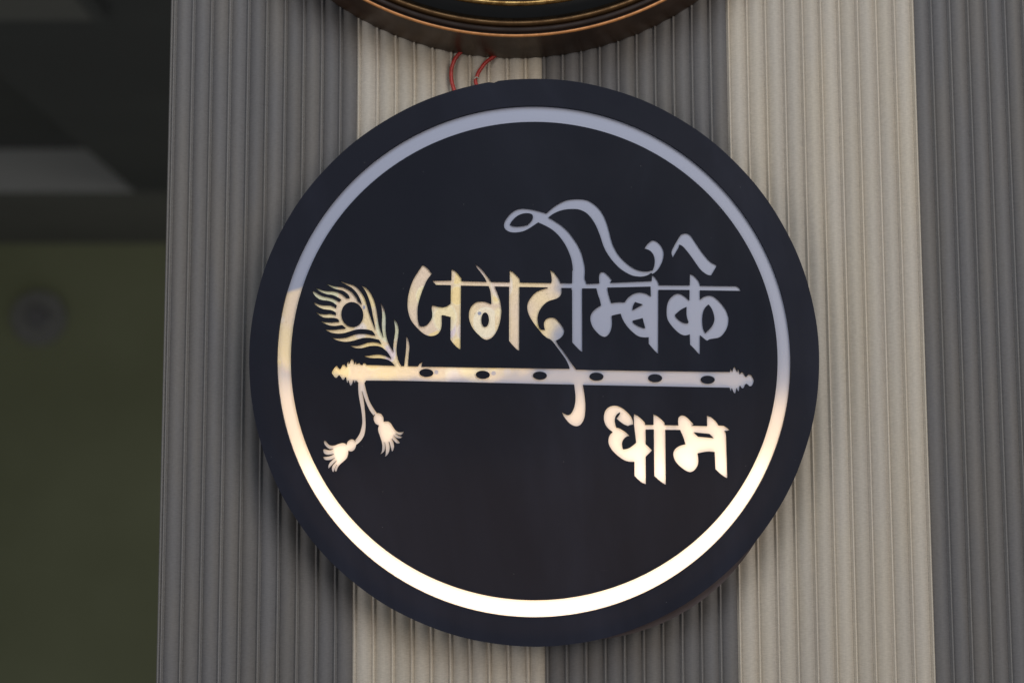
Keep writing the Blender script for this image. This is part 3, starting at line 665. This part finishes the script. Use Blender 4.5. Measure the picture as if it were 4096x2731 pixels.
lathe("side_band", [(0.1752, 0.0015), (0.1754, -0.004), (0.1742, -0.020), (0.1732, -0.0312)], M_BAND)
lathe("edge_line", [(0.17322, -0.0312), (0.1731, -0.0322), (0.1723, -0.0326), (0.1719, -0.0322)], M_COPPER)
lathe("outer_band", [(0.1719, -0.0322), (0.1712, -0.0300), (0.1706, -0.0302)]
      + arc(0.1690, -0.0302, 0.0016, 0.0014, 0, 180, 10) + [(0.1672, -0.0298)], M_UMBER)
lathe("gold_fillet", arc(0.1655, -0.0296, 0.0017, 0.0030, 0, 180, 12), M_OLDGOLD)
lathe("cove", [(0.1638, -0.0300), (0.1620, -0.0318), (0.1602, -0.0330), (0.1585, -0.0338), (0.1570, -0.0342)], M_COVE)
lathe("gold_fillet", arc(0.1556, -0.0340, 0.0014, 0.0022, 0, 180, 12), M_GOLD)
lathe("inner_lip", [(0.1542, -0.0340), (0.1525, -0.0300), (0.1500, -0.0280)], M_UMBER)
lathe("dial", [(0.1500, -0.0280), (0.10, -0.0278), (0.05, -0.0278), (0.0005, -0.0278)], M_DIAL)


# ------------------------------------------------------------------ red wires
def tube(name, pts, r, mat, parent=None, seg=10, sub=6):
    P = [Vector(p) for p in pts]
    path = []
    for i in range(len(P) - 1):
        p0, p1, p2, p3 = P[max(i - 1, 0)], P[i], P[i + 1], P[min(i + 2, len(P) - 1)]
        for j in range(sub):
            t = j / sub
            path.append(0.5 * (2 * p1 + (p2 - p0) * t + (2 * p0 - 5 * p1 + 4 * p2 - p3) * t * t + (3 * p1 - p0 - 3 * p2 + p3) * t ** 3))
    path.append(P[-1])
    v, f = [], []
    for i, p in enumerate(path):
        d = (path[min(i + 1, len(path) - 1)] - path[max(i - 1, 0)]).normalized()
        s = d.cross(Vector((0, 1, 0))).normalized()
        u = s.cross(d)
        for k in range(seg):
            a = 2 * math.pi * k / seg
            v.append(p + (s * math.cos(a) + u * math.sin(a)) * r)
    for i in range(len(path) - 1):
        for k in range(seg):
            j = (k + 1) % seg
            f.append((i * seg + k, i * seg + j, (i + 1) * seg + j, (i + 1) * seg + k))
    f += [tuple(range(seg))[::-1], tuple(range((len(path) - 1) * seg, len(path) * seg))]
    return mesh_obj(name, v, f, mat, parent, True)


WIRE_A = [(-0.03218, -0.0022, 0.17979), (-0.03572, -0.0022, 0.17568), (-0.04043, -0.0022, 0.17133), (-0.04279, -0.0022, 0.16819), (-0.0442, -0.0022, 0.16456), (-0.04478, -0.0022, 0.16094), (-0.04466, -0.0022, 0.15731), (-0.04407, -0.0022, 0.15393), (-0.043, -0.0022, 0.15079), (-0.04135, -0.0022, 0.14717)]
WIRE_B = [(-0.01331, -0.0022, 0.17512), (-0.0178, -0.0022, 0.17222), (-0.02228, -0.0022, 0.16897), (-0.02582, -0.0022, 0.1662), (-0.02818, -0.0022, 0.16306), (-0.02983, -0.0022, 0.1604), (-0.03066, -0.0022, 0.15775), (-0.03136, -0.0022, 0.15642), (-0.03101, -0.0022, 0.15437), (-0.0296, -0.0022, 0.15075)]
wa = tube("red_wire", WIRE_A, 0.00108, M_WIRE)
tag(wa, "smooth red wire bowing left, the left of two between bronze plaque and sign", "wire", "red wires behind the sign")
wb = empty("red_wire", WIRE_B[5])
tag(wb, "red wire kinked and nicked just above the sign, right of two", "wire", "red wires behind the sign")
off = Vector(WIRE_B[5])
sh = lambda pts: [Vector(p) - off for p in pts]
tube("upper_run", sh(WIRE_B[:7]), 0.00108, M_WIRE, wb)
tube("lower_run", sh([Vector(WIRE_B[6]) + Vector((-0.0006, -0.0004, -0.0002))] + [Vector(p) for p in WIRE_B[7:]]), 0.00100, M_WIRE, wb)
tube("tape_scrap", sh([Vector(WIRE_B[6]) + Vector((-0.0013, -0.0010, -0.0009)), Vector(WIRE_B[6]) + Vector((0.0, -0.0013, 0.0001)),
                       Vector(WIRE_B[6]) + Vector((0.0012, -0.0009, -0.0006))]), 0.00035, M_NICK, wb, 6, 3)


# ------------------------------------------------------------------ dim room beyond the wall's left edge
def quad_box(name, lo, hi, mat, parent=None):
    (x0, y0, z0), (x1, y1, z1) = lo, hi
    v = [(x0, y0, z0), (x1, y0, z0), (x1, y1, z0), (x0, y1, z0), (x0, y0, z1), (x1, y0, z1), (x1, y1, z1), (x0, y1, z1)]
    return mesh_obj(name, v, [(0, 3, 2, 1), (4, 5, 6, 7), (0, 1, 5, 4), (1, 2, 6, 5), (2, 3, 7, 6), (3, 0, 4, 7)], mat, parent)


CZ = 1.137
tag(quad_box("room_wall", (-4.0, 6.0, -2.0), (1.5, 6.1, 1.5), M_ROOMWALL), kind="structure")
tag(quad_box("room_side_wall", (-4.1, 0.6, -2.0), (-4.0, 6.1, 1.5), M_ROOMWALL), kind="structure")
# ceiling with a recessed tray: soffit strips round an opening
ceil = quad_box("ceiling", (-4.0, 0.6, 1.301), (1.5, 6.0, 1.36), M_SHADED)
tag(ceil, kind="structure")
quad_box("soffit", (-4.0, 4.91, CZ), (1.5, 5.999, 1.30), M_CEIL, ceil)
quad_box("soffit", (-1.42, 0.6, CZ), (1.5, 4.909, 1.30), M_SHADED, ceil)
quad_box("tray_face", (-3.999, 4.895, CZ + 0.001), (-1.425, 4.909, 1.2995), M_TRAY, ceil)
fx = empty("ceiling_fixture", (-1.2, 2.5, CZ))
tag(fx, "faint flat fixture at the top corner of the dark ceiling", "fixture")
quad_box("fixture_body", (-0.22, -0.35, -0.03), (0.22, 0.31, -0.001), M_SHADED, fx)
quad_box("fixture_diffuser", (-0.19, -0.32, -0.034), (0.19, 0.28, -0.0305), M_CEIL, fx)
ft = empty("wall_fitting", (-2.094, 6.0, 0.802))
tag(ft, "blurred dark round fitting on the dim olive wall", "fitting")


def cyl_y(name, r, y0, y1, mat, parent, n=40):
    v = [(r * math.cos(2 * math.pi * i / n), y, r * math.sin(2 * math.pi * i / n)) for y in (y0, y1) for i in range(n)]
    return mesh_obj(name, v, [tuple(range(n)), tuple(range(2 * n - 1, n - 1, -1))]
                    + [(i, n + i, n + (i + 1) % n, (i + 1) % n) for i in range(n)], mat, parent)


cyl_y("fitting_ring", 0.12, -0.03, -0.001, M_FIT, ft)
cyl_y("fitting_hub", 0.045, -0.05, -0.031, M_FITDARK, ft)
